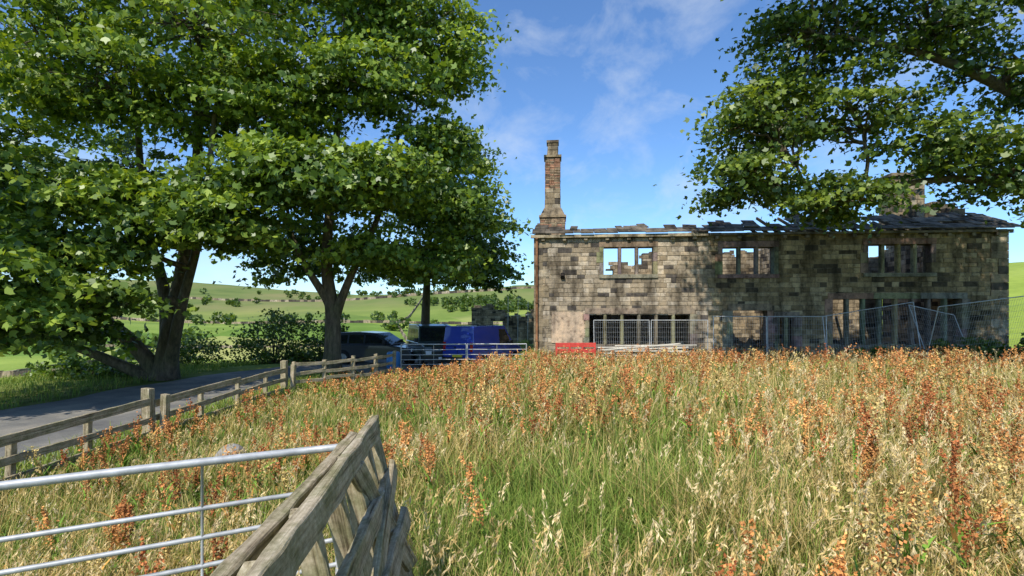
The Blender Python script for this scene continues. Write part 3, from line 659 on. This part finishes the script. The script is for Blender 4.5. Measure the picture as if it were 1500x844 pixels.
def heras(a,b,za,zb_,h,lean,name='site_fence_panel'):
    a=Vector(a);b=Vector(b); A=Acc(); d=(b-a); Ln=d.length; n=Vector((-d.y,d.x,0)).normalized()
    def P(s,t): q=a+d*s; z0=za+(zb_-za)*s; return (q.x+n.x*lean*t,q.y+n.y*lean*t,z0+h*t)
    for s in (0,1): A.tube([P(s,0),P(s,1)],.019,6)
    for t in (.04,1): A.tube([P(0,t),P(1,t)],.019,6)
    k=int(Ln/.085)
    for i in range(1,k): A.tube([P(i/k,.04),P(i/k,1)],.0028,3,cap=False)
    for t in np.linspace(.12,.95,9): A.tube([P(0,t),P(1,t)],.0028,3,cap=False)
    for s in (0,1): q=a+d*s; A.box((q.x-.12,q.y-.35,za-.05),(q.x+.12,q.y+.35,za+.1),m=1)
    A.obj(name,[M_steel,M_tyre])
heras((3.25,20.2,0),(5.5,20.4,0),-.35,-.35,1.85,.1); heras((5.55,20.4,0),(7.8,20.4,0),-.35,-.35,1.85,.0)
heras((8.0,20.3,0),(10.0,20.1,0),-.3,-.3,1.95,.05); heras((10.05,20.1,0),(12.0,19.5,0),-.3,-.3,1.95,.1)
heras((12.05,19.5,0),(15.2,19,0),-.35,.2,2.0,.5); heras((15.1,18.7,0),(18.6,18.6,0),0.0,.45,2.0,-.6); heras((15.6,19.3,0),(17.3,19.2,0),.3,-.1,1.8,.9)
M_red=simple('red_plastic',(.6,.06,.04),.5,0,.2)
A=Acc(); 
for z in (.44,.2,-.06): A.box((1.72,20.2,z),(3.3,20.26,z+.17))
for u in (1.72,2.25,2.75,3.24): A.box((u,20.19,-.4),(u+.07,20.27,.615))
for u in (1.9,3.0): A.box((u,19.95,-.42),(u+.1,20.5,-.34))
A.obj('red_plastic_barrier',[M_red],bevel=.012)
M_pale=simple('pale_timber',(.6,.55,.45),.7,0,.25)
A=Acc()
for k in range(18):
    M=Matrix.Translation((5.4+random.uniform(-.5,.5),19.8+random.uniform(-.3,.3),.0+k*.03))@Matrix.Rotation(random.uniform(-.1,.1),4,'Z')@Matrix.Rotation(random.uniform(-.08,.02),4,'Y'); A.box((-1.6,-.08,0),(random.uniform(1,1.6),.08,.03),M=M)
A.obj('timber_stack',[M_pale])
M_blue=simple('blue_plastic',(.03,.2,.5),.4,0,.1)
A=Acc(); pr=[(0,.24),(.05,.28),(.3,.29),(.33,.3),(.6,.3),(.63,.29),(.85,.28),(.9,.24)]; A.tube([(-5.0,21.6,-.75+z) for z,r in pr],[r for z,r in pr],16); A.obj('blue_barrel',[M_blue],smooth=True)
M_rock=simple('rock',(.3,.28,.25),.9,0,.4,6)
import bmesh
bm=bmesh.new(); bmesh.ops.create_icosphere(bm,subdivisions=3,radius=.24)
for v in bm.verts: v.co*=1+.22*math.sin(v.co.x*13+1)*math.sin(v.co.y*11+2)*math.sin(v.co.z*9+.5)+random.uniform(-.02,.02); v.co.z*=.8
me=bpy.data.meshes.new('boulder'); bm.to_mesh(me); me.materials.append(M_rock); o=bpy.data.objects.new('boulder',me); o.location=(-4.35,7.9,hz(-4.35,7.9)+.2); link(o)

# ------------------------------------------------------------------ vehicles
def vehicle(name,loc,yaw,Ln,W,Ht,body,cab,belt,paint,sidewins,wheels,wr,tuck=.13,rearwin=True,extra=None):
    root=empty(name,loc,yaw)
    A=Acc()
    def extr(poly,yb,yt,zlo,zhi):
        n=len(poly); V=[]
        for s in (-1,1):
            for x,z in poly:
                t=min(1,max(0,(z-zlo)/(zhi-zlo))); V.append((x,s*(yb+(yt-yb)*t),z))
        F=[tuple(range(n)),tuple(range(2*n-1,n-1,-1))]+[(i,i+n,(i+1)%n+n,(i+1)%n) for i in range(n)]
        return V,F
    V,F=extr(body,W/2,W/2-.03,.5,belt); A.add(V,F)
    o=A.obj('body',[paint],root); b=o.modifiers.new('b','BEVEL'); b.width=.05; b.segments=3; b.limit_method='ANGLE'
    A=Acc(); V,F=extr(cab,W/2-.035,W/2-tuck,belt,Ht); A.add(V,F)
    o=A.obj('cabin',[paint],root); b=o.modifiers.new('b','BEVEL'); b.width=.04; b.segments=3; b.limit_method='ANGLE'
    G=Acc()
    def yy(z): return W/2-.035+( -tuck+.035)*(z-belt)/(Ht-belt)
    for poly in sidewins:
        for s in (-1,1):
            n=len(poly); V=[(x,s*(yy(z)+.004),z) for x,z in poly]+[(x,s*(yy(z)-.03),z) for x,z in poly]
            G.add(V,[tuple(range(n)),tuple(range(2*n-1,n-1,-1))]+[(i,(i+1)%n,(i+1)%n+n,i+n) for i in range(n)])
    def ws(p,q):
        (xa,za),(xb,zb)=p,q; d=Vector((xb-xa,0,zb-za)); nrm=Vector((d.z,0,-d.x)).normalized()
        if nrm.x*(xa)<0: nrm=-nrm
        a=Vector((xa,0,za))+d*.10+nrm*.006; b_=Vector((xb,0,zb))-d*.12+nrm*.006
        G.add([(a.x,-yy(a.z)+.07,a.z),(a.x,yy(a.z)-.07,a.z),(b_.x,yy(b_.z)-.07,b_.z),(b_.x,-yy(b_.z)+.07,b_.z)],[(0,1,2,3)])
    ws(cab[-1],cab[-2])
    if rearwin: ws(cab[0],cab[1])
    G.obj('windows',[M_glass],root)
    T=Acc()
    for x in wheels:
        for s in (-1,1):
            c=s*(W/2-.10)
            T.tube([(x,s*(W/2-.25),wr+.02),(x,s*(W/2+.006),wr+.02)],wr*1.14,20,m=2)
            T.tube([(x,c-.11,wr),(x,s*(W/2+.012),wr)],[wr*.98,wr*.98],20,m=0); T.tube([(x,s*(W/2+.012),wr),(x,s*(W/2+.022),wr)],[wr*.62,wr*.55],14,m=1)
    T.obj('wheels',[M_tyre,M_hub,simple('arch',(.01,.01,.01),.9)],root)
    E=Acc(); xr=min(p[0] for p in body); xf=max(p[0] for p in body)
    E.box((xr-.05,-W/2+.05,.35),(xr+.1,W/2-.05,.58),m=0); E.box((xf-.1,-W/2+.05,.33),(xf+.05,W/2-.05,.58),m=0)
    for s in (-1,1):
        E.box((xr-.012,s*(W/2-.14)-.07,.85),(xr+.05,s*(W/2-.14)+.07,1.25 if Ht>1.7 else 1.0),m=1)
        E.box((xf-.05,s*(W/2-.22)-.13,.68),(xf+.012,s*(W/2-.22)+.13,.84),m=2)
        E.box((cab[-1][0]-.45,s*(W/2+.02)-.08,belt+.02),(cab[-1][0]-.28,s*(W/2+.02)+.08,belt+.2),m=0)
        E.box((xr+.8,s*(W/2+.004)-.006,belt-.18),(xr+.95,s*(W/2+.004)+.006,belt-.15),m=0)
    E.box((xr-.06,-.26,.6),(xr-.0,.26,.71),m=3); E.box((xf+.0,-.26,.45),(xf+.06,.26,.56),m=4); E.box((xf-.03,-.4,.66),(xf+.008,.4,.82),m=0)
    if extra: extra(E)
    E.obj('trim_and_lights',[simple('trim',(.02,.02,.022),.6),simple('tail_light',(.4,.02,.02),.2),simple('head_light',(.7,.72,.75),.15),simple('yellow_plate',(.75,.6,.05),.5),simple('white_plate',(.7,.7,.7),.5)],root,bevel=.01)
P_blue=simple('blue_paint',(.02,.05,.38),.3,0,.05,3,.5,.6); P_green=simple('dark_green_paint',(.015,.03,.024),.32,0,.1,3,.5,.5); P_dark=simple('charcoal_paint',(.022,.028,.04),.3,0,.1,3,.5,.5)
vz=lambda x,y:hz(x,y)+.03
vehicle('blue_van',(-1.3,24.3,vz(-1.3,24.3)+.02),math.radians(58),4.1,1.78,1.95,
 [(-2.05,.32),(-2.07,1.05),(1.2,1.05),(1.85,.92),(2.05,.7),(2.05,.32)],[(-2.05,1.05),(-1.96,1.95),(.55,1.95),(1.25,1.05)],1.05,P_blue,
 [[(.0,1.12),(1.02,1.12),(.52,1.78),(.0,1.80)]],[-1.35,1.3],.31,.11,rearwin=False,
 extra=lambda E:(E.box((-2.083,-.006,.45),(-2.04,.006,1.0)),E.box((-2.09,.08,1.0),(-2.06,.2,1.06)),E.box((-1.4,-.6,1.965),(.3,-.55,2.0)),E.box((-1.4,.55,1.965),(.3,.6,2.0))))
vehicle('dark_green_off_road_car',(-3.9,25.2,vz(-3.9,25.2)+.02),math.radians(-68),4.4,1.85,2.0,
 [(-2.2,.42),(-2.2,1.15),(1.1,1.15),(2.15,1.05),(2.2,.8),(2.2,.42)],[(-2.15,1.15),(-2.05,1.97),(-.2,2.0),(.55,1.92),(1.0,1.15)],1.15,P_green,
 [[(-1.95,1.2),(-1.05,1.2),(-1.05,1.78),(-1.9,1.78)],[(-.98,1.2),(-.2,1.2),(-.2,1.78),(-.98,1.78)],[(-.12,1.2),(.82,1.2),(.48,1.76),(-.12,1.78)]],[-1.35,1.4],.38,.14,
 extra=lambda E:(E.box((2.0,-.55,.95),(2.24,.55,1.0)),E.box((-1.8,-.7,2.02),(.2,-.66,2.05)),E.box((-1.8,.66,2.02),(.2,.7,2.05))))
vehicle('dark_estate_car',(-6.9,26.2,vz(-6.9,26.2)),math.radians(-14),4.6,1.8,1.62,
 [(-2.3,.32),(-2.32,.95),(-2.2,1.0),(1.0,1.0),(2.1,.85),(2.3,.62),(2.3,.3)],[(-2.25,1.0),(-1.85,1.58),(-.6,1.62),(.35,1.57),(1.25,1.0)],1.0,P_dark,
 [[(-1.95,1.06),(-1.2,1.06),(-1.2,1.46),(-1.7,1.44)],[(-1.12,1.06),(-.3,1.06),(-.3,1.48),(-1.12,1.47)],[(-.22,1.06),(.98,1.06),(.3,1.46),(-.22,1.48)]],[-1.4,1.4],.33,.2)

# ------------------------------------------------------------------ light, sky, camera
S=Vector((-.42,-1,0)).normalized()*math.cos(math.radians(50))+Vector((0,0,math.sin(math.radians(50))))
ld=bpy.data.lights.new('sun','SUN'); ld.energy=5.0; ld.angle=math.radians(.5); ld.color=(1,.95,.85); lo=bpy.data.objects.new('sun',ld); lo.rotation_euler=S.to_track_quat('Z','Y').to_euler(); link(lo)
w=bpy.data.worlds.new('World'); sc.world=w; w.use_nodes=True; nt=w.node_tree; bg=nt.nodes['Background']
sky=N(nt,'ShaderNodeTexSky',sky_type='NISHITA'); sky.sun_disc=False; sky.sun_elevation=math.radians(50); sky.sun_rotation=math.atan2(S.x,S.y); sky.air_density=1.0; sky.dust_density=.1; sky.ozone_density=2.0
tc=N(nt,'ShaderNodeTexCoord'); mp=N(nt,'ShaderNodeMapping'); mp.inputs['Scale'].default_value=(1.6,1.0,2.2); mp.inputs['Rotation'].default_value=(.2,.9,.3); mp.inputs['Location'].default_value=(.35,.2,.1); nt.links.new(tc.outputs['Generated'],mp.inputs[0])
nn=N(nt,'ShaderNodeTexNoise'); nn.inputs['Scale'].default_value=4.6; nn.inputs['Detail'].default_value=9; nn.inputs['Roughness'].default_value=.6; nn.inputs['Distortion'].default_value=.3; nt.links.new(mp.outputs[0],nn.inputs['Vector'])
cf=ramp(nt,nn.outputs['Fac'],[(.47,(0,0,0)),(.82,(.55,.55,.55))])
skc=mix(nt,sky.outputs[0],(.88,1.18,1.5),1.0,'MULTIPLY')
nt.links.new(mix(nt,skc,(6.0,6.6,7.2),cf),bg.inputs[0]); bg.inputs[1].default_value=.135
cd=bpy.data.cameras.new('camera'); cd.sensor_width=36; cd.lens=18; cd.shift_y=38/1500; cd.clip_end=8000; cd.clip_start=.05
co=bpy.data.objects.new('camera',cd); co.location=(0,0,1.75); co.rotation_euler=(math.radians(90),0,0); link(co); sc.camera=co
